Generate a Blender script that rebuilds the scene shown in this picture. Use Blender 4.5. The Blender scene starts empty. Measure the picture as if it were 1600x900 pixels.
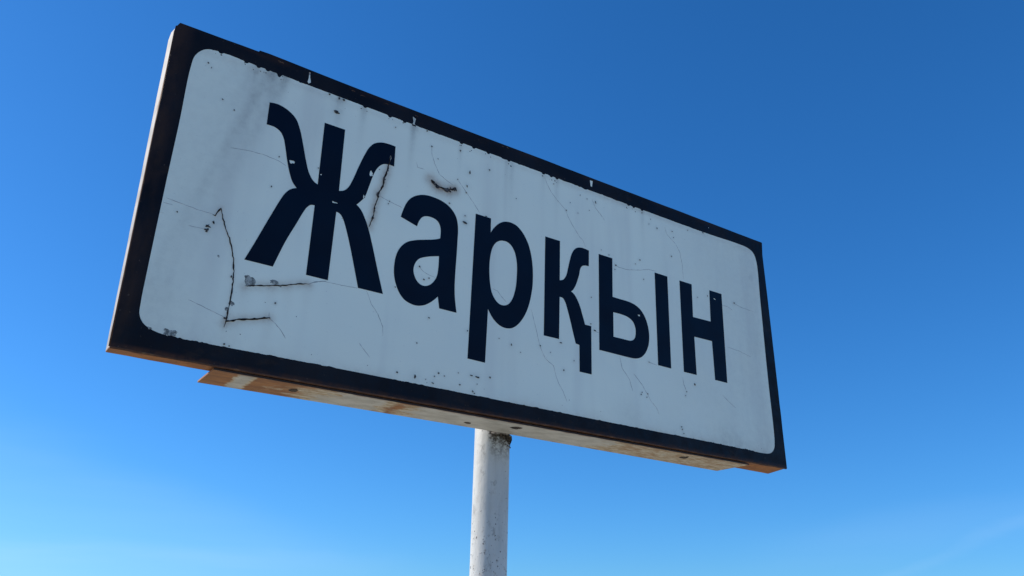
import bpy, bmesh, math, random
import numpy as np
from mathutils import Matrix, Vector, noise

S = bpy.context.scene
COL = S.collection
random.seed(7)
SIGN_Z = 2.0            # height of the lower edge of the sign above the ground, metres

# ---------------------------------------------------------------- camera
cam_d = bpy.data.cameras.new('camera'); cam = bpy.data.objects.new('camera', cam_d); COL.objects.link(cam)
cam_d.sensor_width = 36; cam_d.lens = 29.408; cam_d.clip_start = .05; cam_d.clip_end = 9000
RIGHT = (0.83187921, -0.55471915, 0.01623693)
DOWN = (0.22937897, 0.31704967, -0.92025257)
FWD = (0.50533381, 0.76926339, 0.39098794)
m = Matrix.Identity(4)
for i in range(3):
    m[i][0] = RIGHT[i]; m[i][1] = -DOWN[i]; m[i][2] = -FWD[i]
m[0][3], m[1][3], m[2][3] = -0.15003, -1.30523, SIGN_Z - 0.39373
cam.matrix_world = m
S.camera = cam

# ---------------------------------------------------------------- sky, sun, exposure
SUN_EL, SUN_ROT = math.radians(33.0), math.radians(-48.0)
w = bpy.data.worlds.new('World'); S.world = w; w.use_nodes = True
wn, wl = w.node_tree.nodes, w.node_tree.links
sky = wn.new('ShaderNodeTexSky'); sky.sky_type = 'NISHITA'; sky.sun_disc = False
sky.sun_elevation = SUN_EL; sky.sun_rotation = SUN_ROT
sky.altitude = 0; sky.air_density = 1.0; sky.dust_density = 0.2; sky.ozone_density = 3
# camera-like response of the deep winter blue, the same over the whole sky
sep = wn.new('ShaderNodeSeparateColor'); com = wn.new('ShaderNodeCombineColor'); wl.new(sky.outputs[0], sep.inputs[0])
def wmath(op, a, b=0.):
    k = wn.new('ShaderNodeMath'); k.operation = op
    for i, v in enumerate((a, b)):
        if isinstance(v, (int, float)): k.inputs[i].default_value = v
        else: wl.new(v, k.inputs[i])
    return k.outputs[0]
for i, (g_, k_) in enumerate(((1.28, .285), (.98, .985), (.94, 1.75))):
    wl.new(wmath('MULTIPLY', wmath('POWER', sep.outputs[i], g_), k_), com.inputs[i])
# thin cirrus veils low over the horizon: an edge or a streak along a great circle, broken by noise
tc = wn.new('ShaderNodeTexCoord')
def wnoise(scale, stretch, rot, det=5):
    mp = wn.new('ShaderNodeMapping'); mp.inputs['Rotation'].default_value = rot; mp.inputs['Scale'].default_value = stretch
    wl.new(tc.outputs['Generated'], mp.inputs[0])
    nz = wn.new('ShaderNodeTexNoise'); nz.inputs['Scale'].default_value = scale; nz.inputs['Detail'].default_value = det; nz.inputs['Distortion'].default_value = .4
    wl.new(mp.outputs[0], nz.inputs[0]); return nz.outputs[0]
def wdot(n):
    k = wn.new('ShaderNodeVectorMath'); k.operation = 'DOT_PRODUCT'; k.inputs[1].default_value = n
    wl.new(tc.outputs['Generated'], k.inputs[0]); return k.outputs['Value']
def wrng(v, a, b, lo=0., hi=1.):
    r = wn.new('ShaderNodeMapRange'); r.interpolation_type = 'SMOOTHSTEP'
    for nme, q in zip(('From Min', 'From Max', 'To Min', 'To Max'), (a, b, lo, hi)): r.inputs[nme].default_value = q
    wl.new(v, r.inputs[0]); return r.outputs[0]
wob = wrng(wnoise(2.2, (1, 1, 3), (.3, .2, .4)), .3, .7, -.016, .016)
fib = wnoise(3.0, (1.5, 1.5, 14), (math.radians(14), math.radians(-17), math.radians(20)))
VEILS = (((.2176, -.2097, .9532), True, 0, .08, (.03, .98, .15), .86, .995),
         ((-.0059, -.083, .9965), False, .020, .09, (.10, .99, .08), .91, .99),
         ((-.2423, .2528, .9367), False, .009, .045, (.87, .49, .09), .985, .998),
         ((-.1501, .0372, .988), False, .030, .04, (.86, .50, .11), .975, .998))
veils = None
for nrm, edge, wid_, amp, cdir, c0, c1 in VEILS:
    v = wmath('ADD', wdot(nrm), wob)
    if edge: e = wmath('MULTIPLY', wrng(v, .012, -.035), wrng(v, -.34, -.10))
    else: e = wrng(wmath('ABSOLUTE', v), wid_, 0.)
    e = wmath('MULTIPLY', e, wrng(wdot(cdir), c0, c1))
    e = wmath('MULTIPLY', e, wrng(fib, .25, .75, amp * .6, amp))
    veils = e if veils is None else wmath('ADD', veils, e)
veil = wn.new('ShaderNodeMix'); veil.data_type = 'RGBA'; veil.clamp_factor = True
wl.new(veils, veil.inputs[0]); wl.new(com.outputs[0], veil.inputs[6])
veil.inputs[7].default_value = (6.5, 8.8, 11.5, 1)
wl.new(veil.outputs[2], wn['Background'].inputs[0]); wn['Background'].inputs[1].default_value = 0.1

sd = bpy.data.lights.new('sun', 'SUN'); sd.energy = 5.0; sd.angle = math.radians(.53); sd.color = (1, .93, .82)
sun = bpy.data.objects.new('sun', sd); COL.objects.link(sun)
sdir = Vector((math.sin(SUN_ROT) * math.cos(SUN_EL), math.cos(SUN_ROT) * math.cos(SUN_EL), math.sin(SUN_EL)))
sun.rotation_euler = sdir.to_track_quat('Z', 'Y').to_euler()
S.view_settings.view_transform = 'Standard'; S.view_settings.look = 'None'
S.view_settings.exposure = 0; S.view_settings.gamma = 1

# ---------------------------------------------------------------- node helpers
class Mat:
    def __init__(s, name, rough=.5, spec=.5):
        s.m = bpy.data.materials.new(name); s.m.use_nodes = True
        s.n, s.l = s.m.node_tree.nodes, s.m.node_tree.links
        s.b = s.n['Principled BSDF']; s.b.inputs['Roughness'].default_value = rough; s.b.inputs['Specular IOR Level'].default_value = spec
        s.tc = s.n.new('ShaderNodeTexCoord')
    def pos(s, scale=(1, 1, 1)):
        p = s.n.new('ShaderNodeMapping'); p.inputs['Scale'].default_value = scale
        s.l.new(s.tc.outputs['Object'], p.inputs[0]); return p.outputs[0]
    def noise(s, scale, detail=4, rough=.55, stretch=(1, 1, 1), dist=0):
        n = s.n.new('ShaderNodeTexNoise'); n.inputs['Scale'].default_value = scale; n.inputs['Detail'].default_value = detail
        n.inputs['Roughness'].default_value = rough; n.inputs['Distortion'].default_value = dist
        s.l.new(s.pos(stretch), n.inputs[0]); return n.outputs[0]
    def rng(s, v, a, b, lo=0., hi=1.):
        r = s.n.new('ShaderNodeMapRange'); r.interpolation_type = 'SMOOTHSTEP'
        r.inputs['From Min'].default_value = a; r.inputs['From Max'].default_value = b
        r.inputs['To Min'].default_value = lo; r.inputs['To Max'].default_value = hi
        s.l.new(v, r.inputs[0]); return r.outputs[0]
    def math(s, op, a, b):
        k = s.n.new('ShaderNodeMath'); k.operation = op
        for i, v in enumerate((a, b)):
            if isinstance(v, (int, float)): k.inputs[i].default_value = v
            else: s.l.new(v, k.inputs[i])
        return k.outputs[0]
    def axis(s, i):
        x = s.n.new('ShaderNodeSeparateXYZ'); s.l.new(s.tc.outputs['Object'], x.inputs[0]); return x.outputs[i]
    def mix(s, f, a, b):
        k = s.n.new('ShaderNodeMix'); k.data_type = 'RGBA'; k.clamp_factor = True
        if isinstance(f, (int, float)): k.inputs[0].default_value = f
        else: s.l.new(f, k.inputs[0])
        for i, v in ((6, a), (7, b)):
            if isinstance(v, tuple): k.inputs[i].default_value = (*v, 1)
            else: s.l.new(v, k.inputs[i])
        return k.outputs[2]
    def ramp(s, v, pts):
        r = s.n.new('ShaderNodeValToRGB'); e = r.color_ramp.elements
        while len(e) < len(pts): e.new(.5)
        for el, (p, c) in zip(e, pts): el.position = p; el.color = (c, c, c, 1)
        s.l.new(v, r.inputs[0]); return r.outputs[0]
    def attr(s, name):
        a = s.n.new('ShaderNodeAttribute'); a.attribute_name = name; return a.outputs['Fac']
    def color(s, c):
        if isinstance(c, tuple): s.b.inputs['Base Color'].default_value = (*c, 1)
        else: s.l.new(c, s.b.inputs['Base Color'])
    def rough(s, v): s.l.new(v, s.b.inputs['Roughness'])
    def bump(s, v, strength, dist=.001):
        b = s.n.new('ShaderNodeBump'); b.inputs['Strength'].default_value = strength; b.inputs['Distance'].default_value = dist
        s.l.new(v, b.inputs['Height']); s.l.new(b.outputs[0], s.b.inputs['Normal'])

def m_panel():
    k = Mat('white_enamel', .42, .35)
    c = k.mix(k.rng(k.noise(2.6, 3), .3, .72), (.86, .89, .77), (.81, .835, .73))
    st = k.rng(k.noise(13, 3, .55, (1, 1, .09)), .48, .78, 0, .26)
    c = k.mix(st, c, (.52, .50, .49))
    c = k.mix(k.rng(k.noise(230, 2), .66, .76, 0, .35), c, (.50, .49, .47))
    mott = k.rng(k.noise(60, 4, .7), .35, .7, .65, 1.1)
    c = k.mix(k.math('MULTIPLY', k.attr('dirt'), mott), c, (.17, .165, .165))
    c = k.mix(k.math('MULTIPLY', k.attr('rust'), mott), c, (.34, .21, .13))
    k.color(c); k.bump(k.noise(5.5, 2), .28, .012)
    k.rough(k.rng(k.noise(9, 3), .3, .7, .36, .52)); return k.m

def m_border():
    k = Mat('black_border_paint', .6, .14)
    c = k.mix(k.rng(k.noise(5, 3), .35, .7), (.0045, .0045, .0080), (.013, .012, .015))
    x, z = k.axis(0), k.axis(2)
    n1 = k.noise(42, 5, .65, (1, 1, .8), .3)
    edge = k.rng(z, .0095, .001)                                     # rust creeping up from the lower edge
    left = k.rng(x, .35, .03, .0, .34)
    right = k.rng(x, 1.2, 1.48, 0, .22)
    e = k.math('MULTIPLY', edge, k.math('ADD', .62, k.math('ADD', left, right)))
    c = k.mix(k.math('MULTIPLY', e, k.rng(n1, .36, .60, .25, 1)), c, (.075, .030, .017))
    side = k.rng(x, .034, .006)                                     # brown bloom beside the left edge
    c = k.mix(k.math('MULTIPLY', side, k.rng(k.noise(12, 4, .6, (1, 1, .5)), .36, .60, 0, .7)), c, (.050, .026, .018))
    top = k.rng(z, .583, .600)
    c = k.mix(k.math('MULTIPLY', top, k.rng(k.noise(9, 4, .6, (1, 1, 3)), .44, .66, 0, .5)), c, (.045, .021, .014))
    c = k.mix(k.attr('rust'), c, (.17, .085, .05))
    c = k.mix(k.rng(k.noise(14, 5, .7, (1, 1, 2)), .56, .70, 0, .45), c, (.034, .020, .014))
    c = k.mix(k.rng(k.noise(150, 3), .66, .74, 0, .7), c, (.085, .060, .048))
    k.color(c); k.rough(k.rng(n1, .3, .7, .38, .62)); k.bump(k.noise(140, 3), .25, .0008); return k.m

def m_letter():
    k = Mat('navy_vinyl', .6, .12)
    k.color(k.mix(k.rng(k.noise(9, 3), .3, .7), (.0010, .0050, .0150), (.0016, .0075, .020)))
    k.rough(k.rng(k.noise(14, 3), .3, .7, .42, .58)); return k.m

def m_simple(name, a, b, scale=120, rough=.8, spec=.2, lo=.35, hi=.65, bump=.0):
    k = Mat(name, rough, spec); n = k.noise(scale, 4, .6)
    k.color(k.mix(k.rng(n, lo, hi), a, b))
    if bump: k.bump(n, bump, .002)
    return k.m

def m_body():
    k = Mat('box_side_paint', .65, .15)
    z = k.axis(2)
    c = k.mix(k.rng(k.noise(30, 4), .35, .7), (.50, .455, .415), (.36, .33, .30))
    c = k.mix(k.rng(k.noise(38, 5, .7, (1, 1, .35)), .57, .66, 0, .75), c, (.24, .15, .10))
    n = k.noise(26, 5, .62, (1, 2.2, 1), .4)
    under = k.rng(z, .004, -.0005)
    x = k.axis(0)
    orange = k.mix(k.rng(n, .36, .62), (.38, .150, .045), (.26, .100, .040))
    orange = k.mix(k.rng(k.noise(90, 4, .7), .55, .72, 0, .8), orange, (.10, .045, .03))
    orange = k.mix(k.rng(k.noise(11, 3), .55, .70, 0, .6), orange, (.38, .20, .10))
    c = k.mix(under, c, orange)
    k.color(c); k.bump(n, .3, .001); return k.m

def m_plate():
    k = Mat('bracket_paint', .6, .25)
    x = k.axis(0)
    paint = k.mix(k.rng(k.noise(24, 4, .6, (1, 2, 1)), .35, .7), (.54, .505, .45), (.40, .37, .32))
    tan = k.mix(k.rng(k.noise(95, 5, .75, (.45, 2, 1)), .38, .62), (.34, .215, .105), (.58, .50, .38))
    orange = k.mix(k.rng(k.noise(40, 4, .6, (.6, 2, 1)), .35, .65), (.36, .15, .045), (.24, .095, .03))
    nn = k.noise(20, 5, .65, (.8, 2.4, 1), .8)
    # amount of wear along the length of the bar (x / 1.5)
    amt = k.ramp(k.math('DIVIDE', x, 1.5), [(0, 1), (.115, .98), (.126, .92), (.134, .22), (.143, .25), (.152, .85), (.20, .70), (.235, .46), (.29, .16), (.325, .80), (.345, .42), (.40, .10), (.60, .20), (.68, .62), (.90, .66), (1, .9)][:16])
    t = k.math('ADD', k.math('MULTIPLY', nn, .9), k.math('SUBTRACT', amt, .62))
    c = k.mix(k.rng(t, .22, .36), paint, tan)
    c = k.mix(k.math('MULTIPLY', k.rng(t, .42, .60), k.rng(x, 1.2, .75, .35, 1)), c, orange)
    front = k.rng(k.axis(1), .014, .003)
    c = k.mix(k.math('MULTIPLY', front, k.rng(k.noise(28, 4), .38, .6, .0, .85)), c, (.20, .085, .04))
    c = k.mix(k.rng(k.axis(1), .0055, .0038), c, (.035, .018, .012))  # front edge painted near black for the shade in the gap under the box
    back = k.rng(k.axis(1), .078, .096)
    c = k.mix(k.math('MULTIPLY', back, k.rng(k.noise(22, 4), .50, .64, 0, .7)), c, (.33, .15, .06))
    c = k.mix(k.rng(k.noise(170, 3, .7), .64, .72, 0, .8), c, (.12, .08, .06))
    k.color(c); k.bump(k.noise(120, 4), .35, .001); return k.m

def m_lip():
    k = Mat('rusty_edge_bead', .7, .25)
    n = k.noise(60, 5, .65, (.5, 1, .5))
    c = k.mix(k.rng(n, .36, .62), (.055, .026, .018), (.11, .048, .026))
    c = k.mix(k.rng(k.noise(30, 3), .56, .68, 0, .7), c, (.20, .11, .055))
    c = k.mix(k.rng(k.noise(15, 3), .55, .7, 0, .9), c, (.015, .012, .014))
    k.color(c); k.bump(n, .5, .001); return k.m

def m_post():
    k = Mat('post_white_paint', .5, .4)
    z = k.axis(2)
    c = k.mix(k.rng(k.noise(9, 4, .6, (1, 1, .3)), .35, .7), (.62, .61, .575), (.50, .495, .465))
    c = k.mix(k.rng(k.noise(75, 4, .6, (1, 1, .16)), .46, .72, 0, .5), c, (.36, .35, .33))
    c = k.mix(k.rng(k.noise(42, 5, .75, (1, 1, .6)), .57, .66, 0, .6), c, (.25, .235, .215))
    lowdirt = k.rng(z, -.05, -.36, .15, .85)
    sp = k.rng(k.noise(55, 5, .8), .56, .70)
    c = k.mix(k.math('MULTIPLY', lowdirt, sp), c, (.24, .17, .12))
    # dark pits, denser lower down
    pits = k.noise(170, 3, .55)
    lim = k.math('ADD', pits, k.rng(z, -.05, -.4, -.045, .075))
    c = k.mix(k.rng(lim, .655, .70, 0, .85), c, (.045, .032, .028))
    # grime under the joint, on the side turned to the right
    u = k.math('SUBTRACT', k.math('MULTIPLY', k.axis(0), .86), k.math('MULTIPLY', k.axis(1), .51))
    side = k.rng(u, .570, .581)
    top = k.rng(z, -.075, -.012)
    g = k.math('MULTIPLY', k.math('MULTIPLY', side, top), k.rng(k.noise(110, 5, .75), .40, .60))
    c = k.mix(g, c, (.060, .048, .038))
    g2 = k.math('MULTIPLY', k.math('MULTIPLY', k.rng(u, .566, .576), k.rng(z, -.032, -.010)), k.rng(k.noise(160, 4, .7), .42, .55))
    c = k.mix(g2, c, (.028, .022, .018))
    k.color(c); k.bump(k.noise(85, 5, .75), .55, .0022); return k.m

def m_ground():
    k = Mat('pale_dusty_gravel', .95, .1)
    c = k.mix(k.rng(k.noise(.6, 6), .3, .7), (.51, .48, .37), (.45, .42, .32))
    c = k.mix(k.rng(k.noise(25, 4), .55, .7, 0, .5), c, (.30, .27, .22))
    k.color(c); k.bump(k.noise(20, 5), .5, .02); return k.m

PANEL, BORDER, LETTER, BODY, PLATE, LIP, POST = m_panel(), m_border(), m_letter(), m_body(), m_plate(), m_lip(), m_post()
CRACK = m_simple('open_crack', (.012, .010, .010), (.05, .030, .022), 160)
HAIR = m_simple('hairline_crack', (.27, .27, .275), (.46, .46, .46), 25)
CHIPM = m_simple('chip_bare_metal', (.015, .014, .016), (.10, .09, .085), 120)
FLAKE = m_simple('flaked_primer', (.13, .14, .135), (.42, .43, .40), 170, lo=.38, hi=.62)
DIRT = m_simple('weld_and_nest_dirt', (.018, .014, .012), (.11, .09, .07), 220, .95, .1, bump=.8)
HOLE_SHADE = m_simple('dark_bolt_hole', (.02, .017, .015), (.09, .065, .05), 180)  # shade inside the holes, put into the colour

# ---------------------------------------------------------------- geometry helpers
root = bpy.data.objects.new('town_name_sign', None); COL.objects.link(root)
OX, OY = .7475, .1245
root.location = (OX, OY, 0)
root['label'] = 'white town name sign with black border and navy Cyrillic lettering Жарқын on a round white post'
root['category'] = 'sign'

def link(name, me, mat, label=None, kind=None, parent=root):
    o = bpy.data.objects.new(name, me); COL.objects.link(o)
    if parent is root:
        o.parent = root; o.location = (-OX, -OY, SIGN_Z)
    elif parent is not None:
        o.parent = parent
    if mat and not me.materials: me.materials.append(mat)
    if label: o['label'] = label
    if kind: o['kind'] = kind
    return o

def from_bm(bm, name, smooth=False):
    me = bpy.data.meshes.new(name); bmesh.ops.recalc_face_normals(bm, faces=bm.faces); bm.to_mesh(me); bm.free()
    if smooth:
        for p in me.polygons: p.use_smooth = True
    return me

def smooth_loop(pts, step=3.0):
    """pts: (x, z, corner); Catmull-Rom through the points, broken at the corners."""
    n = len(pts); out = []
    for i in range(n):
        p0, p1, p2, p3 = pts[i - 1], pts[i], pts[(i + 1) % n], pts[(i + 2) % n]
        a, b = Vector(p1[:2]), Vector(p2[:2])
        if p1[2] and p2[2]: out.append(tuple(a)); continue
        c0 = a - (b - a) * .5 if p1[2] else Vector(p0[:2])
        c3 = b + (b - a) * .5 if p2[2] else Vector(p3[:2])
        if p1[2] and not p2[2]: c0 = a * 2 - b + (a - 2 * b + Vector(p3[:2])) * .5
        if p2[2] and not p1[2]: c3 = b * 2 - a + (b - 2 * a + Vector(p0[:2])) * .5
        t1 = 0.; t1 = (a - c0).length ** .5; t2 = t1 + max((b - a).length, 1e-6) ** .5; t3 = t2 + max((c3 - b).length, 1e-6) ** .5
        k = max(2, int((b - a).length / step))
        for j in range(k):
            t = t1 + (t2 - t1) * j / k
            A1 = c0 * ((t1 - t) / t1) + a * (t / t1)
            A2 = a * ((t2 - t) / (t2 - t1)) + b * ((t - t1) / (t2 - t1))
            A3 = b * ((t3 - t) / (t3 - t2)) + c3 * ((t - t2) / (t3 - t2))
            B1 = A1 * ((t2 - t) / t2) + A2 * (t / t2)
            B2 = A2 * ((t3 - t) / (t3 - t1)) + A3 * ((t - t1) / (t3 - t1))
            out.append(tuple(B1 * ((t2 - t) / (t2 - t1)) + B2 * ((t - t1) / (t2 - t1))))
    return out

def blob(cx, cz, rx, rz, n=14, rag=.28):
    ph = random.random() * 90; o = []
    for i in range(n):
        a = 2 * math.pi * i / n
        k = 1 + rag * 2 * noise.noise(Vector((math.cos(a) * 1.3 + ph, math.sin(a) * 1.3, ph))) + random.uniform(-rag, rag) * .5
        o.append((cx + rx * k * math.cos(a), cz + rz * k * math.sin(a)))
    return o

def film(name, loops, y, thick):
    """flat cut-out film of real thickness standing on the sign face (mm outlines, holes allowed)"""
    cu = bpy.data.curves.new(name, 'CURVE'); cu.dimensions = '2D'; cu.fill_mode = 'BOTH'; cu.extrude = thick / 2
    for lp in loops:
        sp = cu.splines.new('POLY'); sp.points.add(len(lp) - 1); sp.use_cyclic_u = True
        for p, (x, z) in zip(sp.points, lp): p.co = (x / 1000, z / 1000, 0, 1)
    t = bpy.data.objects.new('t', cu); COL.objects.link(t)
    me = bpy.data.meshes.new_from_object(t.evaluated_get(bpy.context.evaluated_depsgraph_get()))
    bpy.data.objects.remove(t); bpy.data.curves.remove(cu)
    for v in me.vertices:
        x, z, d = v.co; v.co = (x, y - d, z)
    me.materials.clear(); me.name = name
    bm = bmesh.new(); bm.from_mesh(me); bmesh.ops.remove_doubles(bm, verts=bm.verts, dist=1e-6); bmesh.ops.recalc_face_normals(bm, faces=bm.faces); bm.to_mesh(me); bm.free()
    return me

def ribbon(bm, pts, w, y, rag=.35):
    """a crack: a tapering raised ribbon along a polyline (mm)"""
    P = [Vector(p) for p in pts]; Q = []
    for a, b in zip(P, P[1:]):
        k = max(1, int((b - a).length / 4))
        for j in range(k): Q.append(a.lerp(b, j / k))
    Q.append(P[-1]); n = len(Q); prev = None
    for i, q in enumerate(Q):
        d = (Q[min(i + 1, n - 1)] - Q[max(i - 1, 0)]).normalized(); nr = Vector((-d.y, d.x))
        e = min(i, n - 1 - i) / max(1, n - 1) * 2
        ww = w * .5 * (min(1, .35 + e * 4)) * (1 + random.uniform(-rag, rag * 1.6))
        q = q + nr * random.uniform(-.42, .42) * min(w, 1.8)
        l, r = q + nr * ww, q - nr * ww
        vs = [bm.verts.new((l.x / 1000, y, l.y / 1000)), bm.verts.new((q.x / 1000, y - .0002, q.y / 1000)), bm.verts.new((r.x / 1000, y, r.y / 1000))]
        if prev:
            bm.faces.new((prev[0], prev[1], vs[1], vs[0])); bm.faces.new((prev[1], prev[2], vs[2], vs[1]))
        prev = vs

def add_blob(bm, loop, y, dome=.0003):
    cx = sum(p[0] for p in loop) / len(loop); cz = sum(p[1] for p in loop) / len(loop)
    c = bm.verts.new((cx / 1000, y - dome, cz / 1000)); vs = [bm.verts.new((x / 1000, y, z / 1000)) for x, z in loop]
    for i in range(len(vs)): bm.faces.new((c, vs[i], vs[(i + 1) % len(vs)]))

# ---------------------------------------------------------------- data measured on the sign face, millimetres from its lower left corner
LETTERS = {
    'zh': [
        [(174.1, 502.6, 1), (190.8, 504.6, 0), (209.8, 499.1, 0), (225.0, 487.9, 0), (235.4, 468.3, 0), (244.5, 440.4, 0), (254.1, 407.9, 0), (262.5, 385.4, 0), (272.1, 372.2, 0), (281.1, 367.7, 1), (280.1, 500.2, 1), (321.0, 500.3, 1), (322.2, 367.9, 1), (331.3, 371.7, 0), (338.9, 380.1, 0), (346.3, 398.6, 0), (355.5, 430.6, 0), (365.1, 460.7, 0), (373.4, 480.6, 0), (383.7, 493.4, 0), (398.5, 500.6, 0), (414.0, 502.4, 0), (427.2, 502.0, 1), (427.6, 457.0, 1), (416.4, 457.4, 0), (405.0, 454.2, 0), (395.6, 444.7, 0), (388.1, 428.7, 0), (380.7, 399.7, 0), (374.3, 374.2, 0), (369.1, 364.3, 0), (358.7, 350.7, 1), (368.7, 342.4, 0), (377.9, 327.5, 0), (387.0, 307.6, 0), (397.9, 275.9, 0), (411.4, 233.0, 0), (426.2, 187.8, 1), (377.4, 187.6, 1), (366.2, 225.8, 0), (354.7, 263.7, 0), (343.2, 297.1, 0), (335.5, 314.6, 0), (328.8, 322.5, 0), (321.5, 324.4, 1), (320.0, 187.9, 1), (280.0, 187.9, 1), (280.3, 324.6, 1), (273.2, 323.1, 0), (267.1, 316.8, 0), (260.8, 303.8, 0), (250.7, 276.7, 0), (237.5, 242.2, 0), (221.0, 187.9, 1), (172.5, 188.0, 1), (185.1, 222.6, 0), (200.1, 266.2, 0), (211.8, 299.3, 0), (219.1, 318.9, 0), (225.1, 331.8, 0), (233.8, 342.3, 0), (243.8, 347.8, 1), (234.5, 358.3, 0), (227.7, 373.4, 0), (220.4, 395.9, 0), (213.8, 421.4, 0), (208.1, 439.7, 0), (201.2, 450.0, 0), (190.4, 455.6, 0), (174.8, 456.0, 1)]],
    'a': [
        [(450.1, 353.5, 1), (454.0, 369.6, 0), (459.7, 386.1, 0), (467.1, 398.3, 0), (477.7, 407.8, 0), (489.9, 414.0, 0), (504.0, 417.4, 0), (519.8, 417.5, 0), (535.9, 415.4, 0), (550.8, 409.7, 0), (563.1, 400.1, 0), (571.1, 388.1, 0), (575.1, 372.8, 0), (576.4, 354.6, 0), (576.2, 347.4, 0), (575.7, 316.8, 0), (574.4, 266.6, 0), (574.4, 237.3, 0), (575.8, 218.3, 0), (578.0, 203.5, 0), (581.0, 186.7, 1), (543.5, 186.9, 1), (539.1, 210.4, 1), (531.3, 201.3, 0), (520.0, 191.3, 0), (508.7, 184.7, 0), (496.3, 181.4, 0), (483.7, 182.1, 0), (470.0, 187.1, 0), (458.7, 198.2, 0), (449.8, 215.5, 0), (445.2, 233.0, 0), (444.4, 253.5, 0), (447.2, 273.3, 0), (454.6, 290.7, 0), (467.2, 304.6, 0), (484.3, 313.4, 0), (503.9, 319.9, 0), (523.8, 326.2, 0), (537.4, 332.5, 1), (537.8, 343.3, 0), (537.2, 353.0, 0), (534.9, 360.7, 0), (529.9, 367.7, 0), (521.1, 371.8, 0), (509.7, 372.3, 0), (501.3, 370.3, 0), (494.6, 365.4, 0), (489.5, 356.9, 0), (485.5, 343.8, 1)],
        [(536.9, 294.1, 1), (518.0, 288.3, 0), (504.3, 282.8, 0), (494.7, 277.1, 0), (487.5, 267.0, 0), (484.2, 252.7, 0), (486.3, 241.8, 0), (491.9, 231.8, 0), (500.2, 225.4, 0), (510.0, 224.5, 0), (519.7, 229.0, 0), (529.0, 239.0, 0), (534.7, 251.4, 0), (536.7, 266.5, 0), (537.1, 280.3, 0)]],
    'er': [
        [(615.8, 411.3, 1), (652.2, 411.6, 1), (652.6, 378.7, 1), (658.5, 389.2, 0), (667.2, 400.7, 0), (676.1, 408.8, 0), (686.3, 414.3, 0), (699.0, 416.8, 0), (713.0, 414.9, 0), (724.9, 408.2, 0), (736.8, 395.4, 0), (746.5, 378.7, 0), (753.0, 359.0, 0), (757.0, 336.6, 0), (758.6, 311.6, 0), (757.7, 286.3, 0), (755.6, 271.5, 0), (750.8, 248.3, 0), (742.4, 224.5, 0), (731.7, 205.2, 0), (719.8, 191.1, 0), (708.1, 183.0, 0), (693.9, 180.1, 0), (679.8, 182.7, 0), (665.5, 192.1, 0), (655.9, 204.1, 0), (651.5, 211.9, 1), (648.4, 99.6, 1), (609.5, 100.4, 1)],
        [(681.0, 369.0, 0), (693.1, 369.5, 0), (703.5, 364.3, 0), (711.8, 352.9, 0), (716.7, 337.3, 0), (718.9, 318.0, 0), (718.5, 297.1, 0), (716.8, 276.1, 0), (713.8, 261.2, 0), (708.0, 244.6, 0), (699.9, 232.9, 0), (689.3, 227.2, 0), (677.4, 227.6, 0), (666.6, 235.7, 0), (659.2, 247.8, 0), (655.3, 262.6, 0), (652.6, 284.1, 0), (651.9, 306.3, 0), (653.3, 325.2, 0), (657.6, 345.1, 0), (665.0, 358.7, 0), (672.7, 365.5, 0)]],
    'ka': [
        [(790.4, 410.3, 1), (829.4, 410.6, 1), (828.0, 317.5, 1), (836.4, 320.6, 0), (842.1, 327.0, 0), (846.8, 336.2, 0), (850.4, 350.2, 0), (855.3, 369.8, 0), (861.4, 388.8, 0), (868.6, 401.1, 0), (878.2, 408.4, 0), (888.9, 411.2, 0), (898.4, 411.1, 0), (909.2, 409.8, 1), (907.8, 371.6, 1), (896.3, 370.2, 0), (888.4, 366.0, 0), (884.1, 359.1, 0), (880.5, 344.0, 0), (875.5, 328.6, 0), (869.5, 314.1, 0), (863.6, 304.6, 0), (858.2, 299.0, 1), (865.7, 294.9, 0), (873.6, 285.3, 0), (881.4, 270.5, 0), (887.9, 251.5, 0), (894.4, 231.6, 1), (911.0, 231.8, 1), (909.3, 124.4, 1), (877.9, 124.6, 1), (878.5, 183.0, 1), (868.9, 184.2, 1), (862.1, 207.3, 0), (855.7, 230.7, 0), (849.2, 252.3, 0), (842.7, 270.1, 0), (836.5, 278.4, 0), (827.5, 279.5, 1), (825.3, 184.8, 1), (786.8, 184.6, 1)]],
    'yeru': [
        [(937.2, 409.3, 1), (976.3, 409.3, 1), (973.4, 314.6, 1), (994.8, 314.3, 0), (1018.4, 314.1, 0), (1040.2, 310.4, 0), (1055.8, 301.6, 0), (1067.8, 286.4, 0), (1074.7, 266.8, 0), (1077.0, 244.7, 0), (1073.1, 221.6, 0), (1063.9, 203.3, 0), (1051.3, 190.4, 0), (1035.2, 183.8, 0), (1011.9, 182.3, 1), (932.0, 182.9, 1)],
        [(973.8, 278.5, 1), (997.1, 278.7, 0), (1016.5, 276.4, 0), (1030.0, 269.2, 0), (1036.5, 256.8, 0), (1037.3, 244.3, 0), (1033.9, 230.8, 0), (1025.6, 223.4, 0), (1013.8, 221.3, 1), (972.3, 220.9, 1)],
        [(1104.6, 407.8, 1), (1144.3, 407.7, 1), (1138.9, 180.6, 1), (1099.8, 181.0, 1)]],
    'en': [
        [(1183.8, 407.6, 1), (1223.4, 407.7, 1), (1220.1, 322.9, 1), (1279.3, 324.5, 1), (1283.4, 407.1, 1), (1325.1, 407.5, 1), (1318.3, 178.9, 1), (1278.4, 179.2, 1), (1278.3, 274.8, 1), (1219.6, 273.7, 1), (1218.4, 180.0, 1), (1178.4, 180.2, 1)]],
}
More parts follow.
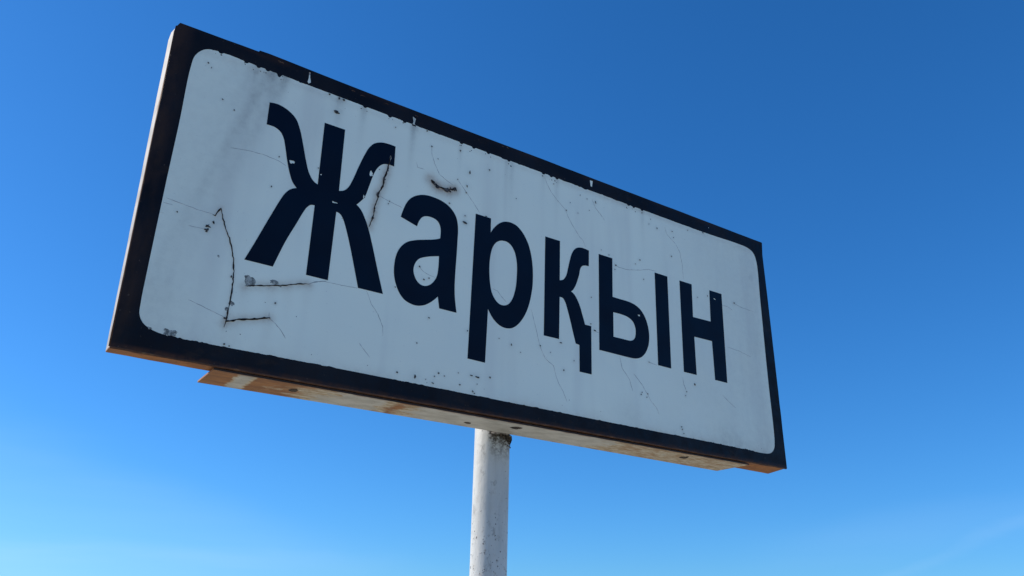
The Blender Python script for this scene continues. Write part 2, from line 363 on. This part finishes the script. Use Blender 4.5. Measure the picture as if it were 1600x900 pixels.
WIDE_CRACKS = [[2.0, [(121.6, 269.5), (125.3, 257.3), (133.0, 238.2), (142.6, 219.7), (150.3, 200.7), (155.6, 181.2), (159.2, 158.4), (160.4, 135.3), (159.8, 112.1), (159.2, 93.4), (158.8, 76.4), (157.3, 64.0)]], [2.2, [(121.6, 269.5), (118.0, 260.6), (114.7, 252.5), (110.4, 253.9)]], [2.6, [(157.7, 73.3), (165.0, 76.9), (174.5, 81.0), (199.5, 87.5), (227.1, 96.0)]], [1.8, [(179.7, 141.9), (202.2, 147.6), (223.7, 153.6), (237.4, 157.3), (252.6, 161.7), (267.8, 167.7), (286.3, 172.4)]], [2.6, [(418.6, 477.3), (416.4, 457.4), (413.9, 440.3), (409.0, 422.5), (407.8, 406.1), (400.4, 389.2), (399.9, 380.7), (395.5, 358.6), (394.2, 337.6), (390.0, 323.6), (387.3, 312.7)]], [4.5, [(509.9, 455.1), (516.4, 449.5), (524.4, 444.8), (532.1, 444.2), (539.9, 444.3), (549.2, 444.3), (553.8, 447.4), (563.1, 450.4)]]]
THIN_CRACKS = [[0.8, [(34.9, 260.8), (59.7, 258.1), (83.7, 255.1), (110.4, 254.2)]], [0.8, [(75.9, 222.6), (101.7, 224.3)]], [0.8, [(31.5, 251.2), (46.7, 251.6)]], [0.8, [(30.4, 232.5), (36.3, 233.4)]], [0.8, [(225.8, 105.9), (227.0, 96.6)]], [0.8, [(228.6, 94.9), (239.3, 87.8), (248.8, 79.1), (258.8, 66.8)]], [0.8, [(96.3, 97.4), (120.1, 91.3), (138.9, 85.9), (155.2, 81.2)]], [0.8, [(286.3, 172.4), (294.7, 177.3), (316.3, 185.9)]], [0.8, [(506.8, 532.2), (507.8, 515.0), (515.2, 495.4), (527.3, 474.4), (543.4, 465.8), (560.1, 459.8)]], [0.8, [(569.7, 476.3), (591.6, 453.5), (608.4, 435.4), (624.7, 417.0)]], [0.8, [(788.7, 555.7), (796.1, 539.4), (805.3, 525.3), (821.8, 510.3), (844.1, 493.6), (853.2, 476.2), (861.7, 463.6), (879.9, 440.9), (884.6, 436.0), (891.7, 431.7), (896.3, 424.6), (899.8, 417.2)]], [0.8, [(921.8, 542.5), (931.1, 524.4), (944.6, 512.9), (958.1, 499.7)]], [0.8, [(1146.2, 539.3), (1150.9, 522.6), (1160.2, 515.6), (1179.1, 503.1), (1191.5, 483.9), (1196.9, 453.1), (1197.6, 415.1)]], [0.8, [(980.7, 398.7), (994.3, 392.3), (1018.3, 392.6), (1059.6, 402.2), (1085.0, 410.6), (1110.5, 412.8)]], [0.8, [(1324.7, 376.9), (1343.3, 378.7), (1360.1, 372.4)]], [0.8, [(1365.1, 392.6), (1397.6, 387.6), (1438.9, 386.5)]], [0.8, [(1330.3, 270.7), (1371.9, 268.2), (1411.1, 261.5)]], [0.8, [(987.9, 180.5), (994.2, 153.6), (1013.2, 133.3), (1021.9, 107.2)]], [0.8, [(1026.6, 147.7), (1048.4, 127.7), (1065.0, 106.7)]], [0.8, [(1173.4, 166.5), (1174.7, 150.1), (1182.0, 138.9)]], [0.8, [(1072.5, 182.8), (1096.0, 180.3)]], [0.8, [(755.2, 234.3), (766.0, 199.5), (776.8, 160.6), (790.1, 136.1), (811.4, 124.4), (816.7, 105.1), (824.6, 88.7), (835.2, 74.6), (844.6, 54.9)]], [0.8, [(661.3, 256.9), (673.1, 254.5), (680.5, 246.6), (695.0, 235.0)]], [0.8, [(495.8, 261.5), (504.2, 254.1), (516.4, 249.6), (530.9, 247.6)]], [0.8, [(120.0, 386.9), (150.9, 392.1), (178.8, 393.5), (205.5, 390.6), (219.5, 385.5)]], [0.8, [(402.1, 384.0), (422.7, 378.9), (451.4, 373.6)]], [0.8, [(285.3, 171.0), (297.5, 179.4), (314.8, 184.2), (341.9, 184.6), (376.3, 186.9)]], [0.8, [(394.7, 185.5), (405.4, 163.2), (419.4, 147.9), (431.3, 126.0), (432.8, 108.0)]], [0.8, [(389.2, 85.7), (401.2, 73.9), (411.9, 63.1)]], [0.8, [(1062.6, 112.0), (1072.0, 94.6), (1087.1, 83.7), (1094.9, 68.8)]], [0.8, [(1299.3, 146.8), (1316.0, 135.1), (1340.6, 121.7)]], [0.8, [(1176.0, 151.1), (1180.4, 137.8)]], [0.8, [(474.6, 484.2), (478.4, 473.1), (493.5, 473.7)]], [0.8, [(918.5, 226.3), (925.4, 221.9), (932.4, 222.1)]]]
CHIPS = [(114.0, 239.5, 2.2, 4), (106.0, 230.7, 4, 2.8), (104.6, 223.0, 4, 2.8), (55.0, 241.3, 1.8, 1.8), (233.8, 123.9, 2, 2), (156.0, 152.6, 2.2, 2), (300.9, 532.4, 5, 2.6), (199.0, 336.1, 2, 2), (204.9, 398.9, 1.6, 1.6), (278.8, 401.2, 1.8, 1.8), (397.8, 439.5, 1.3, 1.3), (423.8, 545.5, 1.2, 1), (409.0, 422.5, 3.4, 6), (398.3, 384.6, 3.4, 5), (414.9, 443.3, 2.8, 4), (399.9, 380.7, 3, 4), (395.1, 349.4, 1.8, 3), (394.0, 333.7, 1.8, 3), (518.0, 449.4, 4, 4), (527.5, 444.0, 5, 4), (549.3, 443.4, 7, 5.5), (563.7, 450.6, 4, 3.6), (553.6, 450.1, 3, 3), (506.8, 531.6, 2, 2), (493.9, 563.6, 2, 2), (572.9, 545.8, 2.2, 2.2), (522.3, 507.5, 1.2, 1.2), (597.6, 501.8, 2.4, 5), (569.7, 476.3, 2, 2), (592.6, 468.1, 1.6, 4), (591.0, 452.4, 2.2, 2.2), (645.5, 524.3, 2, 3), (713.7, 477.8, 1.7, 1.7), (887.4, 542.9, 1.3, 1.3), (906.8, 539.4, 1.6, 1.4), (931.9, 538.0, 2, 4), (858.6, 514.3, 1.7, 1.3), (812.7, 546.7, 1.6, 1.6), (913.1, 511.8, 1.2, 1.2), (880.0, 494.6, 1.6, 1.3), (847.8, 491.4, 1.6, 2), (590.8, 398.8, 2, 1.2), (553.9, 415.5, 1.6, 1.6), (591.5, 383.7, 3, 2), (591.4, 383.5, 3.6, 2), (595.2, 382.0, 2.2, 2), (553.4, 415.9, 1.6, 1.6), (590.7, 398.5, 2, 1), (421.9, 372.6, 1.6, 1.6), (424.1, 378.5, 1.8, 1.4), (496.8, 261.2, 2.4, 2.2), (507.2, 237.3, 3, 2), (517.8, 242.3, 2, 1.6), (522.8, 162.9, 2.4, 2), (449.5, 207.1, 1.8, 1.3), (640.9, 412.7, 3, 1.8), (708.0, 148.1, 2, 3.2), (729.8, 136.5, 1.6, 1.3), (778.1, 160.2, 2.4, 1.8), (679.3, 155.1, 1.4, 1.4), (606.7, 155.4, 2.6, 1.8), (836.7, 119.7, 2, 3), (863.3, 144.9, 1.9, 2), (829.6, 177.5, 3.4, 1.6), (803.4, 151.4, 1.3, 1.3), (920.8, 223.8, 3.4, 2.2), (910.0, 236.6, 1.8, 1.4), (944.8, 421.4, 1.6, 1), (913.0, 298.8, 1.4, 1.4), (1060.2, 427.7, 2.8, 2), (1045.8, 413.9, 2, 1.4), (982.8, 383.3, 1.8, 1.8), (966.7, 415.1, 1.8, 1.6), (1068.7, 381.4, 1.7, 1.7), (1161.9, 465.3, 1.7, 1.7), (1072.6, 182.7, 2.6, 1.4), (986.4, 394.2, 2.4, 2), (1239.7, 377.7, 2, 1.5), (1275.0, 389.9, 2, 2), (1368.6, 394.0, 3.4, 1.8), (1210.3, 155.7, 2.6, 3), (1094.2, 531.8, 2.4, 1.4), (1100.9, 546.5, 1.5, 1.8), (1119.9, 528.1, 1.5, 3), (1169.6, 534.1, 2.6, 1.6), (1173.2, 518.4, 2, 2), (1223.2, 553.2, 1.9, 1.2), (1277.1, 562.3, 3, 2.2), (1162.2, 464.8, 1.6, 1.6), (1044.8, 104.1, 2, 2), (1047.8, 109.4, 1.4, 2), (1064.2, 109.0, 1.8, 2), (1061.2, 100.9, 1.7, 1.4), (1182.7, 134.0, 1.6, 2), (1178.1, 124.2, 2, 1.4), (1159.8, 50.4, 2.8, 1.8), (1165.1, 36.4, 1.8, 1.3), (501.7, 45.1, 2.4, 5), (466.1, 46.4, 2, 2.4), (550.0, 60.4, 2.4, 2), (541.1, 53.0, 1.6, 1.6), (561.6, 57.2, 1.8, 1.6), (595.1, 46.5, 2.2, 1.8), (619.6, 68.6, 3.4, 1.5), (631.6, 67.7, 4, 1.6), (660.4, 72.4, 2.8, 2), (623.5, 38.5, 2, 2.2), (537.9, 39.6, 3.4, 1.3), (523.4, 43.8, 1.2, 1.2), (590.7, 68.4, 1.6, 1.2), (626.8, 35.1, 1.6, 1.4), (632.2, 54.0, 1.2, 1.2), (161.8, 36.7, 2.4, 2.4), (169.8, 34.7, 2, 1.2), (233.7, 123.8, 1.8, 1.6), (155.8, 79.6, 2.4, 2), (227.1, 95.7, 2.4, 2), (282.7, 565.7, 3.2, 2), (302.5, 565.0, 2, 4.4), (312.0, 564.7, 3, 3.4), (115.3, 462.4, 1.6, 1.6), (423.8, 545.3, 1.4, 1), (59.0, 539.0, 1.7, 2), (93.3, 475.6, 2, 2), (65.4, 531.5, 1, 2), (1161.5, 45.1, 2.6, 1.6), (500.9, 108.8, 1.4, 1.4), (522.9, 13.7, 1.6, 1.2)]
FLAKES = [(186.3, 153.0, 14, 11), (227.0, 160.4, 9, 5), (162.8, 106.2, 7, 5), (157.8, 95.6, 4.5, 4), (78.6, 37.7, 14, 8), (130.7, 182.7, 2.6, 3), (47.7, 38.9, 5, 3), (237.5, 156.1, 4, 2.5)]
SCRAPES = [(228.9, 396.4, 5, 3), (382.2, 424.0, 4, 7), (285.2, 389.4, 1.5, 1.5), (317.3, 341.9, 5, 1.5), (372.1, 371.7, 1.5, 4), (1048.9, 287.7, 3, 1.8), (1299.7, 387.8, 2.8, 1.8), (417.8, 471.5, 2, 6), (385.7, 427.8, 2, 4)]
FLECKS = [[(237.9, 599.0), (241.7, 599.1), (241.1, 588.5), (244.3, 576.6), (239.7, 572.5), (237.5, 575.2), (238.9, 586.1)], [(916.8, 592.0), (925.1, 592.0), (922.8, 576.3), (918.6, 576.6)], [(459.6, 585.6), (467.1, 582.4), (465.0, 570.8), (468.3, 564.4), (459.6, 564.1), (461.8, 574.1)]]
STREAKS = [(142.3, 568.3), (173.8, 565.0), (195.7, 565.9), (302.2, 567.1), (307.7, 565.0), (354.6, 563.3), (462.7, 562.2), (468.2, 565.9), (573.7, 554.7), (688.4, 561.5), (701.7, 561.4), (785.1, 562.9), (822.0, 557.5), (1074.4, 562.0)]
TOP_CHIPS = [(76.1, 568.3), (121.9, 570.7), (144.7, 568.0), (161.7, 565.5), (184.7, 565.5), (182.8, 570.4), (356.0, 563.9), (409.6, 565.8), (442.2, 566.5), (574.8, 564.5), (604.6, 561.4), (641.1, 563.6), (693.4, 560.0), (785.1, 562.9), (806.1, 561.9), (822.0, 559.1), (1032.2, 560.8), (1048.2, 560.7), (1074.3, 560.2)]
WID, HGT = 1498.2, 600.0

# ---------------------------------------------------------------- ground
bm = bmesh.new(); bmesh.ops.create_grid(bm, x_segments=40, y_segments=40, size=4000)
g = bpy.data.objects.new('ground', from_bm(bm, 'ground')); COL.objects.link(g); g.data.materials.append(m_ground()); g['kind'] = 'structure'

# ---------------------------------------------------------------- sheet metal box
depth = lambda x: .035 + (.055 - .035) * max(0, min(1, x / 1.498))
front = [(0, 0), (.38, .0002), (.80, .0015), (1.2, .0005), (1.4997, .0008), (1.4997, .13), (1.4988, .31), (1.4983, .43), (1.4968, .562), (1.5002, .5965), (1.4985, .5985),
         (.99, .5995), (.48, .601), (.30, .6025), (.160, .6052), (.1425, .6045), (.1405, .6012), (.05, .600), (.0008, .5996), (-.0030, .5915), (-.0042, .580), (-.0030, .392), (-.0008, .114)]
dense = []
for (ax, az), (bx, bz) in zip(front, front[1:] + front[:1]):      # small kinks of hand-bent sheet metal
    k = max(1, int(math.hypot(bx - ax, bz - az) / .03))
    for j in range(k):
        t = j / k; x, z = ax + (bx - ax) * t, az + (bz - az) * t
        if j:
            q = .0007 * noise.noise(Vector((x * 9, z * 9, .5))) + .0004 * noise.noise(Vector((x * 37, z * 37, 1.5)))
            if abs(bx - ax) > abs(bz - az): z += q
            else: x += q
        dense.append((x, z))
front = dense
back = []
for x, z in front:
    bx, bz = x, z
    if x < .01:
        bx = x - (.0008 + .0034 * min(1, z / .6)) - (.0030 if z > .595 else 0); bz = z
    if z < .01: bz = z - .006 * max(0, x - .2) / 1.3
    if x > 1.49: bx = x - .0035
    back.append((bx, depth(x), bz))
bm = bmesh.new()
F = [bm.verts.new((x, .0012, z)) for x, z in front]; Bk = [bm.verts.new(p) for p in back]
n = len(F)
for i in range(n): bm.faces.new((F[i], F[(i + 1) % n], Bk[(i + 1) % n], Bk[i]))
bm.faces.new(Bk); bm.faces.new(F[::-1])
body = link('sign_box', from_bm(bm, 'sign_box'), BODY)
bv = body.modifiers.new('bevel', 'BEVEL'); bv.width = .0012; bv.segments = 2; bv.limit_method = 'ANGLE'; bv.angle_limit = math.radians(40)

# ---------------------------------------------------------------- white face with stains and darker ends
NX, NZ = 360, 144
xs = np.linspace(8, WID - 8, NX); zs = np.linspace(8, HGT - 8, NZ)
XX, ZZ = np.meshgrid(xs, zs)
verts = np.stack([XX.ravel() / 1000, np.zeros(XX.size), ZZ.ravel() / 1000], 1)
idx = np.arange(NX * NZ).reshape(NZ, NX)
quads = np.stack([idx[:-1, :-1], idx[:-1, 1:], idx[1:, 1:], idx[1:, :-1]], -1).reshape(-1, 4)
me = bpy.data.meshes.new('front_panel'); me.from_pydata(verts.tolist(), [], quads.tolist())
dirt = np.zeros(XX.shape); rust = np.zeros(XX.shape)
def seg_dist(pts):
    d = np.full(XX.shape, 1e9)
    for (ax, az), (bx, bz) in zip(pts, pts[1:]):
        l2 = max((bx - ax) ** 2 + (bz - az) ** 2, 1e-6)
        t = np.clip(((XX - ax) * (bx - ax) + (ZZ - az) * (bz - az)) / l2, 0, 1)
        d = np.minimum(d, np.hypot(XX - ax - t * (bx - ax), ZZ - az - t * (bz - az)))
    return d
for i, (wd, pts) in enumerate(WIDE_CRACKS):
    d = seg_dist(pts); a = (.16, .22, .40, .38, .55, .75)[i]; s = (5, 6, 9, 9, 9, 13)[i]
    rust += a * np.exp(-(d / s) ** 2)
    if i in (2, 3, 5):           # rust washed down below the crack
        for (px, pz) in pts[::2]:
            rust += .17 * np.exp(-((XX - px) / 9) ** 2) * (ZZ < pz) * np.exp(-(pz - ZZ) / 26)
for (sx_, sz_) in STREAKS:       # dark runs under the top border
    L = random.uniform(25, 70); wd = random.uniform(4, 9)
    dirt += random.uniform(.20, .42) * np.exp(-((XX - sx_ + (sz_ - ZZ) * .02) / wd) ** 2) * np.exp(-np.maximum(sz_ - ZZ, 0) / L)
for (sx_, L, wd, a) in ((140, 130, 13, .20), (168, 230, 11, .34), (198, 150, 12, .28), (183, 260, 26, .14), (112, 90, 15, .10), (244, 40, 10, .08), (300, 300, 22, .07)):
    dirt += a * np.exp(-((XX - sx_ + (570 - ZZ) * .30) / wd) ** 2) * np.exp(-np.maximum(570 - ZZ, 0) / L)
rust += .22 * np.exp(-((XX - 1015) / 160) ** 2 - ((ZZ - 563) / 7) ** 2) + .12 * np.exp(-((ZZ - 560) / 8) ** 2)
rust += .34 * np.exp(-(np.maximum(ZZ - 30, 0) / 7)) * (.5 + .5 * np.sin(XX / 37.) * np.sin(XX / 91.))
dirt += .12 * np.exp(-(np.maximum(ZZ - 28, 0) / 22))
for (cx, cz, r, a) in ((1300, 48, 26, .14), (1338, 38, 20, .16), (56, 90, 40, .08), (1440, 480, 9, .14), (1438, 300, 30, .06), (1010, 48, 40, .12), (352, 340, 20, .05)):
    dirt += a * np.exp(-((XX - cx) ** 2 + (ZZ - cz) ** 2) / r ** 2)
dirt += .16 * np.clip((XX - 1050) / 400, 0, 1) + .11 * np.clip((200 - XX) / 150, 0, 1)  # smooth darker tone towards the right and left ends
for (cx, cz, rx, rz) in CHIPS:
    dirt += .14 * np.exp(-((XX - cx) ** 2 + (ZZ - cz) ** 2) / (max(rx, rz) * 2.2) ** 2)
for nm, a in (('dirt', dirt), ('rust', rust)):
    at = me.attributes.new(nm, 'FLOAT', 'POINT'); at.data.foreach_set('value', np.clip(a, 0, 1).ravel().astype(np.float32))
link('front_panel', me, PANEL)

# ---------------------------------------------------------------- black border with flaked inner edge
inner = [(29, 78, 0), (28.9, 122, 0), (30.2, 300, 0), (31.6, 406, 0), (31.8, 517, 0), (35.5, 545, 0), (48.6, 563.5, 0), (68.9, 570.4, 0), (130, 570.4, 0), (200, 569.6, 0), (300, 568.6, 0),
         (420, 567.8, 0), (600, 566.2, 0), (790, 565.6, 0), (990, 565, 0), (1184, 564.6, 0), (1300, 565.2, 0), (1400, 568, 0), (1442, 565.8, 0), (1460, 557.5, 0), (1469, 537, 0), (1468.5, 424, 0), (1466.3, 268, 0), (1465.8, 203, 0),
         (1465.2, 59, 0), (1460.5, 42, 0), (1450, 31.6, 0), (1432.6, 27, 0), (1358, 27.4, 0), (1226, 28.8, 0), (967, 29.6, 0), (803, 30.7, 0), (441, 32.4, 0), (279, 32.7, 0), (138, 32, 0), (86, 32.2, 0), (66.5, 33.7, 0), (48, 38.8, 0), (37, 46.2, 0), (30.6, 58, 0)]
loop = []
for x, z in smooth_loop(inner, 1.6):
    if z > 555 and 60 < x < 1420:
        f = noise.fractal(Vector((x * .055, 3.1, 0)), 1, 2, 4)
        act = max(0, noise.noise(Vector((x * .012, 9.2, 0))) + .32) * (1 if x < 1120 else .25)
        z -= max(0, f) * 5.5 * act + random.uniform(0, .35)
        for cx, cz in TOP_CHIPS:
            z -= 3.4 * math.exp(-((x - cx) / 3.6) ** 4)
        z += max(0, -f - .35) * 2.0
    elif z < 40 and 60 < x < 1400:
        f = noise.noise(Vector((x * .09, 7.7, 0))); z += max(0, f - .2) * 2.6 + random.uniform(-.15, .2)
        if 70 < x < 130 or 1240 < x < 1390: z += max(0, noise.noise(Vector((x * .2, 1.7, 0)))) * 2.6
    loop.append((x, z))
outer = [(x * 1000, z * 1000) for x, z in front]
holes = FLECKS + [blob(185, 597, 3.2, 1.3), blob(690, 596.4, 3, 1.0), blob(1040, 594, 1.6, .8), blob(1300, 583, 1.3, 1.0)]
bme = film('border', [outer, loop] + holes, .0003, .0010)
at = bme.attributes.new('rust', 'FLOAT', 'POINT')
link('border', bme, BORDER)
bm = bmesh.new()                                                    # brown worn spots on the black
for cx, cz, rx, rz in ((184.6, 596.3, 4, 1.5), (179, 597.6, 3, .8), (329, 593.2, 3.4, 1.6), (350, 590.5, 6, .8), (402, 592, 5, .7), (468, 590, 4, 1.2), (677, 594.6, 3, .8)):
    add_blob(bm, blob(cx, cz, rx, rz, 16, .5), -.0004, .0001)
link('rust_spots', from_bm(bm, 'rust_spots'), m_simple('brown_rust', (.05, .024, .016), (.13, .07, .045), 150), kind='stuff')

# ---------------------------------------------------------------- letters, cut from navy film
NAMES = dict(zh='Ж', a='а', er='р', ka='қ', yeru='ы', en='н')
scr = [blob(*s, 11, .45) for s in SCRAPES]
owner = dict(zh=(0, 1, 2, 3, 4, 7), yeru=(5,), en=(6,))
for key, loops in LETTERS.items():
    lp = [smooth_loop(o, 2.0) for o in loops]
    lp += [scr[i] for i in owner.get(key, ()) if i != 8]
    link('letter', film('letter', lp, -.0003, .0006), LETTER, label='navy letter ' + NAMES[key])

# ---------------------------------------------------------------- cracks and chips in the enamel
for wd, pts in WIDE_CRACKS:
    bm = bmesh.new(); ribbon(bm, pts, wd * .85, -.0007, .5)
    link('crack', from_bm(bm, 'crack'), CRACK, label='dark open crack')
bm = bmesh.new()
for wd, pts in THIN_CRACKS: ribbon(bm, pts, wd, -.00005, .4)
link('hairline_cracks', from_bm(bm, 'hairline_cracks'), HAIR, kind='stuff')
bm = bmesh.new()
for cx, cz, rx, rz in CHIPS: k = 1.1 if rx >= 3.5 else .74; add_blob(bm, blob(cx, cz, rx * k, rz * k, 11, .45), -.0008)
for i in range(24):
    x = random.uniform(45, 1450); z = random.choice((random.uniform(36, 60), random.uniform(520, 560), random.uniform(40, 560)))
    r = random.uniform(.4, .9); add_blob(bm, blob(x, z, r, r, 7, .3), -.0001, .0001)
for x, z in TOP_CHIPS:
    for k in range(2):
        r = random.uniform(.5, 1.5); add_blob(bm, blob(x + random.uniform(-9, 9), z - random.uniform(2, 9), r * 1.2, r, 8, .4), -.0001, .0001)
link('paint_chips', from_bm(bm, 'paint_chips'), CHIPM, kind='stuff')
for c in FLAKES:
    bm = bmesh.new(); x, z, rx, rz = c
    add_blob(bm, blob(x, z, rx * .68, rz * .8, 22, .35), -.0001, .0002)
    for k in range(7):
        add_blob(bm, blob(x + random.uniform(-.6, .6) * rx, z + random.uniform(-.5, .5) * rz, rx * random.uniform(.12, .25), rz * random.uniform(.12, .3), 9, .5), -.00025, .0002)
    link('paint_flake', from_bm(bm, 'paint_flake'), FLAKE, label='patch of flaked enamel showing grey primer')

# ---------------------------------------------------------------- rolled rim of the box
def tube(bm, pts, r, seg=8):
    prev = None; P = [Vector(p) for p in pts]
    for i, p in enumerate(P):
        d = (P[min(i + 1, len(P) - 1)] - P[max(i - 1, 0)]).normalized(); q = d.to_track_quat('Z', 'Y')
        ring = [bm.verts.new(p + q @ Vector((r * math.cos(2 * math.pi * k / seg), r * math.sin(2 * math.pi * k / seg), 0))) for k in range(seg)]
        if prev:
            for k in range(seg): bm.faces.new((prev[k], prev[(k + 1) % seg], ring[(k + 1) % seg], ring[k]))
        else: bm.faces.new(ring[::-1])
        prev = ring
    bm.faces.new(prev)
def jit(pts, a, step=.02):
    out = []
    for p, q in zip(pts, pts[1:]):
        p, q = Vector(p), Vector(q); k = max(1, int((q - p).length / step))
        for j in range(k):
            v = p.lerp(q, j / k); out.append(v + Vector((0, 0, a * noise.noise(v * 30))))
    out.append(Vector(pts[-1])); return out
bm = bmesh.new(); tube(bm, jit([(0, .0016, -.0004), (.38, .0016, -.0002), (.80, .0016, .0011), (1.2, .0016, .0001), (1.4987, .0016, .0004)], .0009), .0022)
link('rim', from_bm(bm, 'rim', True), LIP, label='rusty lower rim')
bm = bmesh.new(); tube(bm, [(-.0001, .0022, .001), (-.0008, .0022, .114), (-.0030, .0022, .392), (-.0042, .0022, .580), (-.0030, .0022, .5915)], .0021)
link('rim', from_bm(bm, 'rim', True), LIP, label='brown left rim')

# ---------------------------------------------------------------- angle bar under the box
bm = bmesh.new()
bot = [(.1525, .0035), (1.372, .0035), (1.369, .1005), (1.0, .0925), (.70, .0865), (.40, .0875), (.1510, .0925)]
lo = [bm.verts.new((x, y, -.0062)) for x, y in bot]; hi = [bm.verts.new((x, y, -.0032)) for x, y in bot]
n = len(bot); bm.faces.new(lo[::-1]); bm.faces.new(hi)
for i in range(n): bm.faces.new((lo[i], lo[(i + 1) % n], hi[(i + 1) % n], hi[i]))
link('support_bar', from_bm(bm, 'support_bar'), PLATE, label='worn flat steel bar under the sign box')
bm = bmesh.new()
line = [bot[2], bot[3], bot[4], bot[5], (.215, .0912)]
for off, zt in ((0, 0),):
    vs = []
    for x, y in line:
        vs.append([bm.verts.new((x, yy, zz)) for yy, zz in ((y - .0005, -.0030), (y - .0005, .034), (y - .0040, .034), (y - .0040, -.0030))])
    for a, b in zip(vs, vs[1:]):
        for k in range(4): bm.faces.new((a[k], a[(k + 1) % 4], b[(k + 1) % 4], b[k]))
    bm.faces.new(vs[0]); bm.faces.new(vs[-1][::-1])
link('bar_flange', from_bm(bm, 'bar_flange'), PLATE)
# bolt holes in the bar: raised discs with the shade of a hole painted on
for hx, hy, rx, ry in ((.296, .042, .0075, .011), (.648, .056, .0075, .006), (.745, .034, .012, .011), (1.197, .036, .011, .012)):
    bm = bmesh.new(); k = 16; c = bm.verts.new((hx, hy, -.0066)); r1 = []; r2 = []
    for i in range(k):
        a = 2 * math.pi * i / k; f = 1 + random.uniform(-.22, .22)
        r1.append(bm.verts.new((hx + rx * .72 * f * math.cos(a), hy + ry * .72 * f * math.sin(a), -.0072)))
        r2.append(bm.verts.new((hx + rx * f * math.cos(a), hy + ry * f * math.sin(a), -.0061)))
    for i in range(k):
        bm.faces.new((c, r1[i], r1[(i + 1) % k])); bm.faces.new((r1[i], r2[i], r2[(i + 1) % k], r1[(i + 1) % k]))
    link('bolt_hole_disc', from_bm(bm, 'bolt_hole_disc'), HOLE_SHADE)

# ---------------------------------------------------------------- post
bm = bmesh.new(); PX, PY, PR = .7475, .1245, .0358
levels = [-SIGN_Z - .3] + [-2.0 + i * .05 for i in range(40)] + [0, .1, .2, .30]
prev = None; K = 64
for z in levels:
    cx = PX + (.010 if z < -1.9 else .010 * max(0, -z) / 2) * -1
    ring = [bm.verts.new((cx + PR * (1 + .006 * noise.noise(Vector((math.cos(a), math.sin(a), z * 6)))) * math.cos(a), PY + PR * math.sin(a), z)) for a in [2 * math.pi * i / K for i in range(K)]]
    if prev:
        for i in range(K): bm.faces.new((prev[i], prev[(i + 1) % K], ring[(i + 1) % K], ring[i]))
    prev = ring
bm.faces.new(prev)
link('post', from_bm(bm, 'post', True), POST)
for zc in (.10, .24):           # welded straps from the post to the back of the box
    for dx in (-.034, .034):
        bm = bmesh.new()
        bmesh.ops.create_cube(bm, size=1, matrix=Matrix.Translation((PX + dx, .0805, zc)) @ Matrix.Diagonal((.004, .076, .03, 1)))
        link('strap', from_bm(bm, 'strap'), PLATE)

# weld seam and packed dirt where the post meets the bar
bm = bmesh.new()
for i in range(230):
    a = math.radians(random.uniform(-124, 0))
    t = max(0, min(1, (math.degrees(a) + 128) / 60))
    if random.random() > .25 + .75 * t: continue
    drop = (.006 + abs(random.gauss(0, .010)) * t)
    r = random.uniform(.0010, .0024) * (.6 + t * .8) * (1 if drop < .014 else .6)
    p = Vector((PX + (PR + r * .2) * math.cos(a), PY + (PR + r * .2) * math.sin(a), -drop))
    if p.y < .088 and p.z > -.008: p.z = -.008
    mt = Matrix.Translation(p) @ Matrix.Rotation(random.random() * 3, 4, 'X') @ Matrix.Diagonal((r * random.uniform(.7, 1.5), r * random.uniform(.7, 1.3), r * random.uniform(.6, 1.6), 1))
    bmesh.ops.create_icosphere(bm, subdivisions=1, radius=1, matrix=mt)
for i in range(36):             # bulge of dirt at the right shoulder
    a = math.radians(random.uniform(-40, 8)); r = random.uniform(.002, .0042)
    p = Vector((PX + (PR + .0015) * math.cos(a), PY + (PR + .0015) * math.sin(a), -.007 - abs(random.gauss(0, .006))))
    bmesh.ops.create_icosphere(bm, subdivisions=1, radius=1, matrix=Matrix.Translation(p) @ Matrix.Diagonal((r * .8, r, r * random.uniform(.8, 1.5), 1)))
link('weld_dirt', from_bm(bm, 'weld_dirt'), DIRT, label='crumbly dark dirt packed round the weld', kind='stuff')
bm = bmesh.new()
tube(bm, [(PX + (PR + .001) * math.cos(math.radians(a)), PY + (PR + .001) * math.sin(math.radians(a)), -.0065 - .0015 * random.random()) for a in range(-125, 30, 6)], .0024, 8)
link('weld_seam', from_bm(bm, 'weld_seam', True), m_simple('painted_weld', (.30, .28, .26), (.10, .08, .065), 150, bump=.6))
